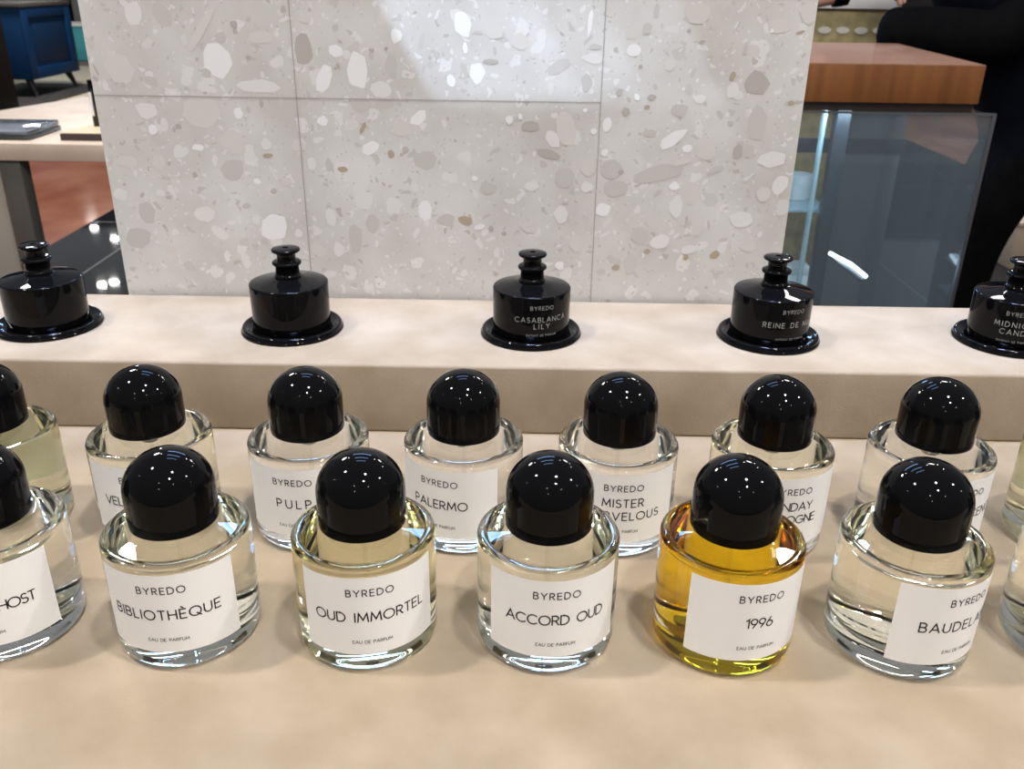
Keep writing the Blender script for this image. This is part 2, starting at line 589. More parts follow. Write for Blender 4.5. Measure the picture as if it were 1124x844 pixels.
def flacon_body():
    bm = bmesh.new()
    lathe(bm, [(0, 0.0030), (0.0265, 0.0030)] + arcp(0.0275, 0.0050, 0.0020, -90, 0, 5) + arcp(0.0283, 0.0372, 0.0014, 0, 80, 5) +
          [(0.0200, 0.0402), (0.0120, 0.0418), (0.0100, 0.0424), (0, 0.0424)], 96)
    return bm


def collar_mesh():
    bm = bmesh.new()
    lathe(bm, [(0, 0.0424), (0.0100, 0.0424), (0.0102, 0.0432), (0.0098, 0.0446), (0.0090, 0.0452), (0.0089, 0.0510)] +
          arcp(0.0094, 0.0535, 0.0016, -80, 80, 7) + [(0.0080, 0.0555), (0, 0.0555)], 64)
    return bm


def stopper_mesh():
    bm = bmesh.new()
    lathe(bm, [(0, 0.0555), (0.0072, 0.0555), (0.0070, 0.0570), (0.0070, 0.0605), (0.0076, 0.0616)] + arcp(0.0094, 0.0633, 0.0014, -70, 75, 6) +
          [(0.0050, 0.0650), (0.0024, 0.0651), (0.0021, 0.0646), (0.0019, 0.0630), (0, 0.0630)], 64)
    return bm


def flacon(loc, rz, title, label):
    t = thing('perfume_flacon', label, 'perfume flacon', (*loc, 0.0536), R(rz), 'black flacons on the riser')
    shared('dish', 'saucer_base', dish_mesh, M['black2'], t, 50)
    b = shared('fbody', 'flacon_body', flacon_body, M['black2'], t, 50)
    shared('collar', 'neck_collar', collar_mesh, M['black2'], t, 50)
    shared('stopper', 'stopper', stopper_mesh, M['black2'], t, 50)
    if title:
        rad = 0.02982
        shared('fbrand', 'brand_lettering', lambda: _txt([('BYREDO', 0.0028, 0.0176, 0.0305, 0.11)], rad), M['silver_ink'], b, None)
        lettering('title_lettering', title, rad, M['silver_ink'], b)
        shared('fext', 'caption_lettering', lambda: _txt([('EXTRAIT DE PARFUM', 0.0014, 0.0230, 0.0092, 0.13)], rad), M['silver_ink'], b, None)
    return t


h_ = 0.0037
flacon((-0.3652, 0.6506), 170, None, 'black flacon on the riser at the left end, cut off by the photo edge')
flacon((-0.1750, 0.6510), 175, None, 'black flacon on the riser with no lettering in view, left of the middle one')
flacon((0.0112, 0.6496), 15, [('CASABLANCA', h_, 0.0412, 0.0214, 0.11), ('LILY', h_, 0.0122, 0.0163, 0.12)],
       'black flacon in the middle of the riser with a two-line grey title')
flacon((0.1956, 0.6495), 18, [('REINE DE NUIT', h_, 0.0446, 0.0202, 0.12)], 'black flacon on the riser with a one-line grey title')
flacon((0.3811, 0.6500), -20, [('MIDNIGHT', h_, 0.0310, 0.0224, 0.12), ('CANDY', h_, 0.0215, 0.0165, 0.12)],
       'black flacon on the riser at the right end, cut off by the photo edge')

# ------------------------------------------------------------------ terrazzo wall behind the riser
def terrazzo():
    m = mat('terrazzo', (0.533, 0.510, 0.487), 0.25, spec=0.5)
    N, L, B = nodes(m)
    tc = N.new('ShaderNodeTexCoord')
    nz = N.new('ShaderNodeTexNoise')
    nz.inputs['Scale'].default_value = 16
    nz.inputs['Detail'].default_value = 4
    L.new(tc.outputs['Object'], nz.inputs['Vector'])
    base = N.new('ShaderNodeValToRGB')
    base.color_ramp.elements[0].position = 0.3
    base.color_ramp.elements[1].position = 0.72
    base.color_ramp.elements[0].color = (0.525, 0.50, 0.475, 1)
    base.color_ramp.elements[1].color = (0.67, 0.655, 0.64, 1)
    L.new(nz.outputs[0], base.inputs[0])
    cur = base.outputs[0]
    wn = N.new('ShaderNodeTexNoise')
    wn.inputs['Scale'].default_value = 60
    L.new(tc.outputs['Object'], wn.inputs['Vector'])
    ad = N.new('ShaderNodeMixRGB')
    ad.blend_type = 'LINEAR_LIGHT'
    ad.inputs[0].default_value = 0.012
    L.new(tc.outputs['Object'], ad.inputs[1])
    L.new(wn.outputs['Color'], ad.inputs[2])
    for scale, keep, size, ramp in [(70, 0.72, 0.42, [(0.0, (0.708, 0.690, 0.674)), (0.45, (0.650, 0.630, 0.610)), (0.7, (0.495, 0.470, 0.439)), (0.9, (0.543, 0.520, 0.492))]),
                                    (150, 0.74, 0.40, [(0.0, (0.718, 0.700, 0.696)), (0.55, (0.475, 0.450, 0.428)), (0.85, (0.407, 0.360, 0.321))]),
                                    (330, 0.80, 0.36, [(0.0, (0.718, 0.700, 0.696)), (0.5, (0.446, 0.420, 0.396))])]:
        v = N.new('ShaderNodeTexVoronoi')
        v.inputs['Scale'].default_value = scale
        L.new(ad.outputs[0], v.inputs['Vector'])
        sp = N.new('ShaderNodeSeparateColor')
        L.new(v.outputs['Color'], sp.inputs[0])
        gt = N.new('ShaderNodeMath')
        gt.operation = 'GREATER_THAN'
        gt.inputs[1].default_value = keep
        L.new(sp.outputs[0], gt.inputs[0])
        mr = N.new('ShaderNodeMapRange')
        mr.inputs['From Min'].default_value = size
        mr.inputs['From Max'].default_value = size - 0.06
        L.new(v.outputs['Distance'], mr.inputs[0])
        mu = N.new('ShaderNodeMath')
        mu.operation = 'MULTIPLY'
        L.new(gt.outputs[0], mu.inputs[0])
        L.new(mr.outputs[0], mu.inputs[1])
        mu2 = N.new('ShaderNodeMath')
        mu2.operation = 'MULTIPLY'
        mu2.inputs[1].default_value = 0.7
        L.new(mu.outputs[0], mu2.inputs[0])
        rp = N.new('ShaderNodeValToRGB')
        rp.color_ramp.interpolation = 'CONSTANT'
        rp.color_ramp.elements[0].position, rp.color_ramp.elements[1].position = ramp[0][0], ramp[1][0]
        rp.color_ramp.elements[0].color = (*ramp[0][1], 1)
        rp.color_ramp.elements[1].color = (*ramp[1][1], 1)
        for q, c in ramp[2:]:
            e = rp.color_ramp.elements.new(q)
            e.color = (*c, 1)
        L.new(sp.outputs[1], rp.inputs[0])
        mx = N.new('ShaderNodeMixRGB')
        L.new(mu2.outputs[0], mx.inputs[0])
        L.new(cur, mx.inputs[1])
        L.new(rp.outputs[0], mx.inputs[2])
        cur = mx.outputs[0]
    L.new(cur, B.inputs['Base Color'])
    return m


CHIPS = '''-2952,2772,161,171,-10,L;-2737,2757,149,195,30,T;-2353,2432,227,262,20,W;-3131,2373,254,264,0,P;-2056,2256,382,109,0,L;-1682,2536,155,270,0,D;-1428,2520,125,106,0,W;-1530,2324,127,229,-25,W;-1269,2376,164,300,0,W;-1007,2415,113,179,0,T;-1091,2246,178,146,0,L;-1567,2000,98,100,0,W;-1845,2063,142,212,0,T;-2514,2066,310,274,0,P;-2312,1817,183,205,0,P;-2592,1775,105,52,0,W;-2325,1597,199,210,0,T;-1270,1548,133,185,0,L;-1204,1788,170,103,25,W;-805,2028,167,112,30,W;-762,1699,197,169,0,T;-1263,2121,192,111,0,T;-1070,2136,179,86,0,T;-1438,1616,100,58,0,B;-2040,1131,239,235,0,W;-2610,1232,189,151,0,L;-3090,1238,149,205,0,T;-3186,1016,219,211,20,T;-1366,1045,123,266,0,T;-1210,1172,135,193,0,T;-1280,1375,174,162,0,L;-774,1288,129,190,0,W;-1510,945,110,127,0,L;-1558,1221,95,165,0,L;-2808,781,97,101,0,T;-600,1209,162,110,0,T;-2144,1508,69,53,0,W;-1036,1746,58,72,0,B;-1252,1947,41,113,-25,B;-2966,2059,181,137,0,L;-2251,1306,81,54,0,T;-1685,1659,79,104,0,L;-1541,1648,66,118,0,T;-2006,2613,200,105,0,P;-2306,2609,87,82,0,T;-2452,2347,89,72,0,T;-960,2639,94,116,0,W;-762,2606,45,140,-20,T;-930,2765,37,69,-20,T;-2463,2641,75,441,-35,P;-3311,2359,20,108,20,D;-2110,2464,50,38,0,D;-2195,2703,55,58,-30,D;-2045,2122,41,74,0,D;-2726,1938,57,51,0,D;-2648,1553,48,48,0,D;-2878,1523,59,42,0,T;-2322,2167,77,61,0,L;-2233,2045,90,100,-20,W;-2938,1910,78,89,0,W;-2035,1719,89,41,0,B;-1778,1800,105,103,0,P;-2038,1808,89,103,0,L;-1909,1512,106,80,0,P;-1688,942,165,113,-30,P;-1841,1079,82,84,0,L;-848,1475,80,69,0,L;-937,1939,155,126,0,P;-2465,873,55,114,0,L;-2496,1069,164,84,-40,L;-2926,922,110,85,0,P;-3287,1384,134,108,0,L;-3189,1650,212,105,0,P;-2925,1654,106,131,0,P;-543,2314,76,97,0,W;-1039,2544,35,33,0,D;-1152,2531,45,33,0,D;-1417,2414,30,48,20,D;-1647,2744,99,69,0,P;-452,2726,136,195,20,W;-343,2377,139,204,0,W;298,2433,213,119,35,T;521,2751,37,229,-5,W;558,2496,175,83,0,L;517,2317,101,145,0,T;867,2559,124,94,0,W;1018,2848,44,113,0,T;845,2686,111,115,0,P;1841,2335,189,188,0,D;1659,2272,88,133,-20,L;1880,2030,167,299,0,T;1224,1895,259,106,35,W;1347,1825,91,77,0,W;695,2000,82,113,-20,W;1753,1801,94,128,0,D;1842,1815,91,115,0,T;2033,1748,247,155,0,L;2126,1547,119,171,-20,L;1505,1810,156,179,0,P;1129,1623,420,144,12,T;747,1644,184,170,0,T;1255,2120,153,111,0,T;1039,1937,116,63,0,T;1317,2280,63,85,20,T;1412,2208,102,73,0,L;82,1979,155,95,0,D;230,1765,196,77,-15,D;266,1881,117,178,25,L;368,1572,185,197,0,T;795,1500,212,146,0,T;556,1504,119,93,0,L;105,1503,133,80,0,L;-253,1484,159,106,0,T;699,1324,139,114,0,W;352,1278,134,177,0,L;1299,1347,107,202,0,L;1270,1520,92,79,0,W;1845,1247,201,150,0,L;1189,1058,163,125,20,L;1022,1111,176,152,0,T;958,857,137,185,-20,T;1488,1187,81,165,0,P;354,833,83,86,0,W;-86,2026,64,75,0,L;-320,1158,95,50,20,W;1419,921,49,57,0,B;1662,953,95,71,30,B;2127,2187,63,44,0,B;1586,1656,157,52,30,T;567,2578,112,51,0,T;1030,2215,76,54,0,D;774,2248,63,61,0,D;835,2102,72,69,0,D;998,2141,46,39,0,B;836,826,82,63,0,B;562,1654,131,156,0,P;366,1958,155,302,10,P;1422,1456,106,187,0,P;1926,1028,163,112,0,P;1960,2747,172,114,0,P;1337,2830,220,158,0,P;955,2711,74,92,0,T;1149,2457,100,95,0,P;-205,2672,149,116,0,P;-6,2605,124,140,0,P;-229,2461,150,43,0,D;-429,2553,45,94,0,W;-329,2670,74,32,0,T;1383,2624,54,33,0,D;1646,2381,50,72,-20,B;1722,2582,35,93,-10,T;925,2442,35,28,0,D;1276,2704,34,28,0,D;2127,2704,74,23,20,B;2167,2841,146,158,0,P;1904,2712,34,32,0,W;916,2213,46,61,20,W;514,2109,36,35,0,W;586,1948,57,50,0,W;686,1785,63,72,-20,W;-86,2026,64,75,0,W;-359,1561,48,47,0,W;3,2052,36,50,0,W;483,1032,109,168,0,P;99,1165,162,138,0,P;-225,1146,49,61,0,D;-116,1106,43,39,0,D;-441,1211,135,82,-20,B;2178,1361,133,162,0,P;2005,1465,132,133,0,P;1440,992,163,79,15,L;826,1632,53,42,0,D;1087,972,55,56,0,B;1318,1717,157,52,20,P'''
WY = 0.7306
bm = bmesh.new()
box(bm, -0.336, 0.2225, WY, 1.02, -0.9, 0.306)
order = 'WLPTDB'
rnd = random.Random(7)
lay = 0
for it in CHIPS.split(';'):
    a = it.split(',')
    x, z, w, h, ang = [float(v) for v in a[:5]]
    x, z, w, h, ang = x * 1e-4, z * 1e-4, w * 1e-4, h * 1e-4, R(ang)
    n = rnd.choice((6, 7, 8, 9))
    ph = rnd.random() * 6.28
    raw = []
    for i in range(n):
        t = ph + 2 * math.pi * (i + rnd.uniform(-.22, .22)) / n
        k = rnd.uniform(0.82, 1.12)
        raw.append(Vector((w / 2 * k * math.cos(t), h / 2 * k * math.sin(t))))
    pts = []
    for i in range(n):                                # knock the corners off
        p0, p1, p2 = raw[i - 1], raw[i], raw[(i + 1) % n]
        f = rnd.uniform(0.12, 0.3)
        pts += [p1.lerp(p0, f), p1.lerp(p0, f * .3).lerp(p1.lerp(p2, f * .3), .5), p1.lerp(p2, f)]
    ca, sa = math.cos(ang), math.sin(ang)
    lay += 1
    yy = WY - 0.00004 - 0.000001 * lay
    vs = []
    for p in pts:
        X = min(0.2222, max(-0.3357, x + p.x * ca - p.y * sa))
        vs.append(bm.verts.new((X, yy, z + p.x * sa + p.y * ca)))
    f = bm.faces.new(vs)
    f.normal_update()
    if f.normal.y > 0:
        f.normal_flip()
    f.material_index = 2 + order.index(a[5])
# joints between the tiles
for (x0, x1, z0, z1) in [(-0.1765, -0.1757, -0.9, 0.306), (0.0631, 0.0637, -0.9, 0.306), (-0.336, 0.0634, 0.2166, 0.2173)]:
    vs = [bm.verts.new((x, WY - 0.0004, z)) for x, z in ((x0, z0), (x1, z0), (x1, z1), (x0, z1))]
    f = bm.faces.new(vs)
    f.material_index = 1
structure(finish(bm, 'wall_back', [terrazzo(), M['grout']] + [M['chip' + c] for c in order]))

# ------------------------------------------------------------------ floor in bands of polished stone
def stone(name, c0, c1, scale, rough, stretch=(1, 1, 1)):
    return mottled(name, c0, c1, scale, rough, spec=0.5, stretch=stretch)


FZ = -0.9
bm = bmesh.new()
fl = [stone('black_tile', (0.008, 0.009, 0.011), (0.015, 0.016, 0.019), 3, 0.035),
      stone('salmon_marble', (0.36, 0.10, 0.05), (0.60, 0.235, 0.125), 3.0, 0.10, (1, 0.6, 1)),
      stone('cream_tile', (0.66, 0.55, 0.40), (0.78, 0.67, 0.52), 4, 0.3)]
for x0, x1, mi in [(-2.25, 3.25, 0), (-4.27, -2.25, 1), (-4.55, -4.27, 0), (-12, -4.55, 2), (3.25, 12, 1)]:
    v = [bm.verts.new(c) for c in ((x0, -3, FZ), (x1, -3, FZ), (x1, 16, FZ), (x0, 16, FZ))]
    f = bm.faces.new(v)
    f.material_index = mi
structure(finish(bm, 'floor', fl))
# joints in the black tiles
bm = bmesh.new()
for k in range(12):
    y = 1.0 + k * 1.2
    box(bm, -2.25, 3.25, y, y + 0.006, FZ + 0.0002, FZ + 0.0006)
for k in range(5):
    x = -1.9 + k * 1.2
    box(bm, x, x + 0.006, -3, 16, FZ + 0.0002, FZ + 0.0006)
structure(finish(bm, 'trim_1', mat('tile_seam', (0.05, 0.05, 0.055), 0.4)))
bm = bmesh.new()
box(bm, -12, 12, 16, 16.2, FZ, 2.2)
structure(finish(bm, 'wall_far', mottled('dark_shop_wall', (0.035, 0.035, 0.04), (0.08, 0.075, 0.07), 1.2, 0.6)))

# ------------------------------------------------------------------ left: stone table with its things
stone_top = mottled('travertine', (0.50, 0.385, 0.30), (0.60, 0.475, 0.375), 9, 0.5, spec=0.25)
tb = thing('stone_table', 'beige stone-topped table on a dark leg, left of the terrazzo wall', 'table', (-1.5, 3.0, FZ))
bm = bmesh.new()
prism(bm, [(-0.75, -0.112), (0.62, -0.112), (0.62, 1.2), (-0.37, 1.2)], 0.645, 0.70, 0.003)
finish(bm, 'tabletop', stone_top, tb, 40)
dk = mat('dark_bronze', (0.085, 0.078, 0.068), 0.45)
bxo('leg', dk, (-0.185, -0.115, -0.10, -0.04, 0, 0.645), tb)
bxo('leg', dk, (0.50, 0.56, -0.10, -0.04, 0, 0.645), tb)
bxo('side_panel', mat('greige_panel', (0.36, 0.32, 0.27), 0.5), (-0.60, -0.187, -0.085, -0.05, 0, 0.645), tb)

acr = glass('acrylic', (0.93, 0.95, 0.97), 1.49)
TZ = -0.2
for z0, x1, lab in [(TZ, -1.588, 'clear acrylic block lying on the stone table, lower of the two'), (TZ + 0.018, -1.592, 'clear acrylic block lying on the stone table, upper of the two')]:
    t = thing('acrylic_block', lab, 'acrylic block', (-1.72, 3.0, z0), 0, 'acrylic blocks on the stone table')
    bxo('block', acr, (-0.18, x1 + 1.72, -0.06, 0.16, 0, 0.017), t, 0.002)
    bxo('paper_insert', mat('insert', (0.30, 0.31, 0.34), 0.5), (-0.17, x1 + 1.71, -0.05, 0.15, 0.0075, 0.0085), t, 0.0)
t = thing('display_tray', 'low tan tray with a dark edge on the stone table beside the terrazzo wall', 'tray', (-1.40, 3.05, TZ))
bm = bmesh.new()
prism(bm, [(-0.092, -0.10), (0.22, -0.10), (0.22, 0.17), (-0.06, 0.17)], 0, 0.022, 0.002)
finish(bm, 'tray_edge', mat('plum_edge', (0.050, 0.035, 0.035), 0.5), t, 40)
bm = bmesh.new()
prism(bm, [(-0.088, -0.095), (0.215, -0.095), (0.215, 0.165), (-0.057, 0.165)], 0.0222, 0.024)
finish(bm, 'tray_top', mat('tan_leather', (0.58, 0.43, 0.27), 0.6), t)
t = thing('slim_bottle', 'slim black upright bottle with a white label strip, standing on the tan tray', 'bottle', (-1.434, 3.10, TZ + 0.024))
bm = bmesh.new()
lathe(bm, [(0, 0), (0.0088, 0), (0.0095, 0.001), (0.0095, 0.118), (0.0085, 0.122), (0, 0.122)], 32)
finish(bm, 'bottle_body', mat('black_satin', (0.006, 0.006, 0.006), 0.3), t, 40)
bm = bmesh.new()
lathe(bm, [(0, 0.122), (0.0080, 0.122), (0.0082, 0.148), (0.0072, 0.150), (0, 0.150)], 32)
finish(bm, 'cap', M['black2'], t, 40)
bm = bmesh.new()
rows = [[bm.verts.new((0.0097 * math.sin(R(-75 + 10 * i)), -0.0097 * math.cos(R(-75 + 10 * i)), z)) for i in range(10)] for z in (0.035, 0.112)]
for i in range(9):
    bm.faces.new((rows[0][i], rows[0][i + 1], rows[1][i + 1], rows[1][i]))
finish(bm, 'paper_label', M['paper'], t, 180)

# ------------------------------------------------------------------ far left: blue cabinet and neighbours
blue = mat('blue_lacquer', (0.004, 0.034, 0.105), 0.5, spec=0.2)
navy = mat('navy_lacquer', (0.005, 0.027, 0.072), 0.5, spec=0.2)
legm = mat('dark_wood_leg', (0.02, 0.017, 0.015), 0.5)
t = thing('blue_cabinet', 'dark blue cabinet with a recessed side panel on splayed black legs', 'cabinet', (-5.2, 9.98, FZ))
bxo('cabinet_body', blue, (-0.35, 0.24, -0.52, 0.52, 0.18, 0.86), t, 0.006)
bm = bmesh.new()
for (y0, y1, z0, z1) in [(-0.52, -0.40, 0.18, 0.86), (0.40, 0.52, 0.18, 0.86), (-0.40, 0.40, 0.18, 0.29), (-0.40, 0.40, 0.76, 0.86)]:
    box(bm, 0.241, 0.262, y0, y1, z0, z1, 0.003)
finish(bm, 'panel_frame', blue, t, 40)
bm = bmesh.new()
box(bm, 0.241, 0.250, -0.33, 0.33, 0.345, 0.70, 0.004)
finish(bm, 'raised_panel', navy, t, 40)
bxo('cabinet_top', mat('grey_top', (0.09, 0.085, 0.08), 0.35), (-0.37, 0.27, -0.54, 0.54, 0.861, 0.90), t, 0.004)


def taper_leg(p0, p1, r0, r1, parent, m):
    bm = bmesh.new()
    a, b = Vector(p0), Vector(p1)
    rings = []
    for p, r in ((a, r0), (b, r1)):
        rings.append([bm.verts.new((p.x + r * math.cos(2 * math.pi * i / 16), p.y + r * math.sin(2 * math.pi * i / 16), p.z)) for i in range(16)])
    for i in range(16):
        bm.faces.new((rings[0][i], rings[0][(i + 1) % 16], rings[1][(i + 1) % 16], rings[1][i]))
    bm.faces.new(rings[0][::-1])
    bm.faces.new(rings[1])
    bmesh.ops.recalc_face_normals(bm, faces=bm.faces)
    return finish(bm, 'leg', m, parent, 40)


for sx, sy in ((-0.28, -0.42), (0.16, -0.42), (-0.28, 0.42), (0.16, 0.42)):
    taper_leg((sx * 1.12 + (0.05 if sx > 0 else 0), sy * 1.08, 0.012), (sx, sy, 0.185), 0.018, 0.042, t, legm)
bm = bmesh.new()
box(bm, -5.75, -4.66, 8.58, 10.75, FZ, FZ + 0.012, 0.004)
tag(finish(bm, 'floor_mat', mottled('charcoal_mat', (0.028, 0.026, 0.026), (0.05, 0.046, 0.045), 12, 0.8), None, 40), 'charcoal floor mat under the blue cabinet', 'mat')
t = thing('black_plinth', 'tall plain black display plinth in front of the blue cabinet at the left edge', 'plinth', (-4.95, 8.2, FZ))
bxo('body', mat('matt_black', (0.006, 0.006, 0.007), 0.7, spec=0.15), (-0.7, 0.33, -0.3, 0.3, 0.03, 0.90), t, 0.004)
bxo('top_plate', mat('matt_black_top', (0.02, 0.02, 0.022), 0.5), (-0.71, 0.34, -0.31, 0.31, 0.90, 0.93), t, 0.004)
bxo('plinth_foot', mat('matt_black_foot', (0.006, 0.006, 0.006), 0.8), (-0.66, 0.29, -0.26, 0.26, 0.0, 0.03), t, 0.002)
t = thing('turquoise_bench', 'turquoise upholstered bench with a white top edge, beyond the blue cabinet', 'bench', (-6.4, 13.3, FZ))
teal = mottled('turquoise_cloth', (0.045, 0.27, 0.32), (0.075, 0.37, 0.42), 3, 0.7, stretch=(0.3, 0.3, 3))
bxo('seat_base', teal, (-0.9, 0.7, -0.28, 0.3, 0.05, 0.50), t, 0.03)
bxo('seat_top', mat('white_vinyl', (0.75, 0.75, 0.76), 0.4), (-0.92, 0.72, -0.30, 0.32, 0.50, 0.535), t, 0.012)
bxo('kick_plate', mat('grey_kick', (0.16, 0.15, 0.13), 0.4), (-0.9, 0.72, -0.34, 0.28, 0, 0.05), t, 0.002)
t = thing('grey_column', 'grey column standing between dark units beyond the turquoise bench', 'column', (-6.83, 15.0, FZ))
bxo('shaft', mat('grey_paint', (0.22, 0.22, 0.22), 0.5), (-0.13, 0.08, -0.1, 0.1, 0.06, 1.6), t, 0.01)
bxo('column_base', mat('grey_paint_base', (0.16, 0.16, 0.16), 0.5), (-0.16, 0.11, -0.13, 0.13, 0, 0.06), t, 0.005)
for x0, x1, lab in [(-7.45, -7.02, 'black shop unit left of the grey column, seen over the blue cabinet'), (-6.70, -6.2, 'black shop unit right of the grey column, beside the terrazzo wall edge')]:
    t = thing('shop_unit', lab, 'shop unit', ((x0 + x1) / 2, 15.0, FZ), 0, 'black shop units far behind')
    w = (x1 - x0) / 2
    bxo('unit_body', mat('unit_black', (0.008, 0.008, 0.010), 0.6), (-w, w, -0.2, 0.2, 0.08, 1.5), t, 0.006)
    bxo('kick_plate', mat('unit_kick', (0.02, 0.08, 0.09), 0.5), (-w, w, -0.18, 0.2, 0, 0.08), t, 0.002)

# ------------------------------------------------------------------ right: glass display case with a wooden block on top
pane = bpy.data.materials.new('pane_glass')
pane.use_nodes = True
nt = pane.node_tree
nt.nodes.remove(nt.nodes['Principled BSDF'])
tr = nt.nodes.new('ShaderNodeBsdfTransparent')
tr.inputs[0].default_value = (0.86, 0.92, 0.95, 1)
gl = nt.nodes.new('ShaderNodeBsdfGlossy')
gl.inputs['Roughness'].default_value = 0.02
fr = nt.nodes.new('ShaderNodeFresnel')
geo = nt.nodes.new('ShaderNodeNewGeometry')
io = nt.nodes.new('ShaderNodeMapRange')                 # thin pane: the same Fresnel reflection on both faces
io.inputs['To Min'].default_value = 1.6
io.inputs['To Max'].default_value = 1 / 1.6
nt.links.new(geo.outputs['Backfacing'], io.inputs[0])
nt.links.new(io.outputs[0], fr.inputs[0])
ms = nt.nodes.new('ShaderNodeMixShader')
nt.links.new(fr.outputs[0], ms.inputs[0])
nt.links.new(tr.outputs[0], ms.inputs[1])
nt.links.new(gl.outputs[0], ms.inputs[2])
df = nt.nodes.new('ShaderNodeBsdfDiffuse')
df.inputs[0].default_value = (0.62, 0.70, 0.76, 1)
md = nt.nodes.new('ShaderNodeMixShader')
md.inputs[0].default_value = 0.04                       # pale diffuse mix imitating hazy reflections in the panes
nt.links.new(ms.outputs[0], md.inputs[1])
nt.links.new(df.outputs[0], md.inputs[2])
nt.links.new(md.outputs[0], nt.nodes['Material Output'].inputs[0])
case = thing('glass_display_case', 'glass display case under the wooden block, right of the terrazzo wall', 'display case', (0.72, 2.1, FZ))
edge = mat('glass_edge', (0.36, 0.5, 0.55), 0.15)
slate = mat('slate_frame', (0.030, 0.036, 0.046), 0.35)
greyp = mottled('grey_back_panel', (0.13, 0.135, 0.14), (0.17, 0.17, 0.17), 4, 0.4)
bxo('front_glass', pane, (-0.37, 0.198, -0.302, -0.297, 0.22, 0.972), case, 0.0)
bxo('side_glass', pane, (0.195, 0.200, -0.297, 0.30, 0.22, 0.972), case, 0.0)
bm = bmesh.new()
box(bm, -0.37, 0.203, -0.304, -0.296, 0.972, 0.976)
box(bm, 0.1965, 0.2035, -0.304, -0.2965, 0.22, 0.972)
finish(bm, 'edge_trim', mat('steel_trim', (0.35, 0.36, 0.38), 0.3, metal=1.0), case)
bxo('top_panel', mat('dark_top', (0.022, 0.012, 0.009), 0.4), (-0.37, 0.16, -0.292, 0.31, 0.976, 0.992), case, 0.001)
bxo('case_base', slate, (-0.37, 0.20, -0.30, 0.30, 0, 0.22), case, 0.003)
bxo('post', slate, (-0.071, -0.043, -0.21, -0.18, 0.22, 0.976), case, 0.002)
bxo('reflection_strip', edge, (-0.098, -0.092, -0.21, -0.19, 0.22, 0.976), case, 0.001)  # solid strip imitating a light-blue reflection in the case glass
bxo('back_panel', greyp, (0.06, 0.238, 0.19, 0.20, 0.22, 0.812), case, 0.0)
bxo('back_panel', greyp, (0.06, 0.238, 0.19, 0.20, 0.848, 0.972), case, 0.0)
bxo('back_rail', slate, (-0.35, 0.245, 0.185, 0.205, 0.8122, 0.8478), case, 0.001)
bxo('glass_shelf', edge, (-0.36, -0.02, -0.12, 0.18, 0.733, 0.739), case, 0.001)
bxo('lower_shelf', greyp, (-0.36, 0.0, -0.12, 0.18, 0.46, 0.475), case, 0.001)
t = thing('wooden_block', 'thick brown wooden block lying on the glass display case', 'wooden block', (0.72, 2.1, 0.0925))
wood = mottled('walnut_grain', (0.125, 0.045, 0.012), (0.21, 0.08, 0.024), 6, 0.35, spec=0.5, detail=8, stretch=(6, 0.6, 0.35))
bm = bmesh.new()
prism(bm, [(-0.36, -0.30), (0.1645, -0.30), (0.2315, 0.315), (-0.36, 0.315)], 0, 0.0700, 0.0012)
finish(bm, 'block_body', wood, t, 40)
bm = bmesh.new()
prism(bm, [(-0.359, -0.299), (0.1635, -0.299), (0.2305, 0.314), (-0.359, 0.314)], 0.0701, 0.0712)
finish(bm, 'block_top', mottled('rosewood_top', (0.30, 0.155, 0.105), (0.36, 0.195, 0.14), 5, 0.22, spec=0.5), t)

jar_w = mat('white_jar', (0.72, 0.78, 0.80), 0.4)


def jar_mesh(r, h):
    bm = bmesh.new()
    lathe(bm, [(0, 0), (r - 0.002, 0), (r, 0.002), (r, h * 0.58), (r - 0.001, h * 0.6), (0, h * 0.6)], 40)
    return bm


def lid_mesh(r, h):
    bm = bmesh.new()
    lathe(bm, [(0, h * 0.6), (r - 0.001, h * 0.6), (r + 0.0008, h * 0.62), (r + 0.0008, h - 0.002), (r - 0.001, h), (0, h)], 40)
    return bm


for i, (x, y, r, lab) in enumerate([(0.655, 2.10, 0.028, 'white lidded jar nearest the glass on the shelf of the display case'),
                                    (0.628, 2.165, 0.027, 'white lidded jar in the display case, behind the nearest jar'),
                                    (0.60, 2.228, 0.026, 'white lidded jar in the display case, rearmost of the three')]):
    t = thing('white_jar', lab, 'jar', (x, y, -0.161), 0, 'white jars in the display case')
    finish(jar_mesh(r, 0.058), 'jar_body', jar_w, t, 40)
    finish(lid_mesh(r, 0.058), 'lid', jar_w, t, 40)
for (x, w, z0, z1, lab) in [(0.668, 0.030, -0.425, -0.315, 'white carton on the lower shelf of the display case, shorter and nearer one'),
                            (0.625, 0.024, -0.425, -0.255, 'white carton on the lower shelf of the display case, taller one behind')]:
    t = thing('white_carton', lab, 'carton', (x, 2.08 if z1 < -0.3 else 2.16, z0), 0, 'white cartons in the display case')
    bxo('carton_body', jar_w, (-w, w, -w, w, 0, (z1 - z0) * 0.82), t, 0.001)
    bxo('carton_lid', mat('carton_lid', (0.62, 0.68, 0.70), 0.4), (-w - .0006, w + .0006, -w - .0006, w + .0006, (z1 - z0) * 0.82, z1 - z0), t, 0.001)
led = mat('led_tube', (0.9, 0.95, 1.0), 0.4, emit=(0.75, 0.88, 1.0), es=5)
t = thing('light_tube', 'glowing white light tube low inside the glass display case', 'light', (0.78, 2.04, -0.305))
bm = bmesh.new()
box(bm, -0.012, 0.006, -0.10, 0.10, -0.006, -0.002, 0.001)
finish(bm, 'tube_holder', slate, t, 40)
bm = bmesh.new()
pts = [Vector((0.010, -0.092, 0.0025)), Vector((0.008, 0.0, 0.0025)), Vector((-0.013, 0.092, 0.0025))]
rings = []
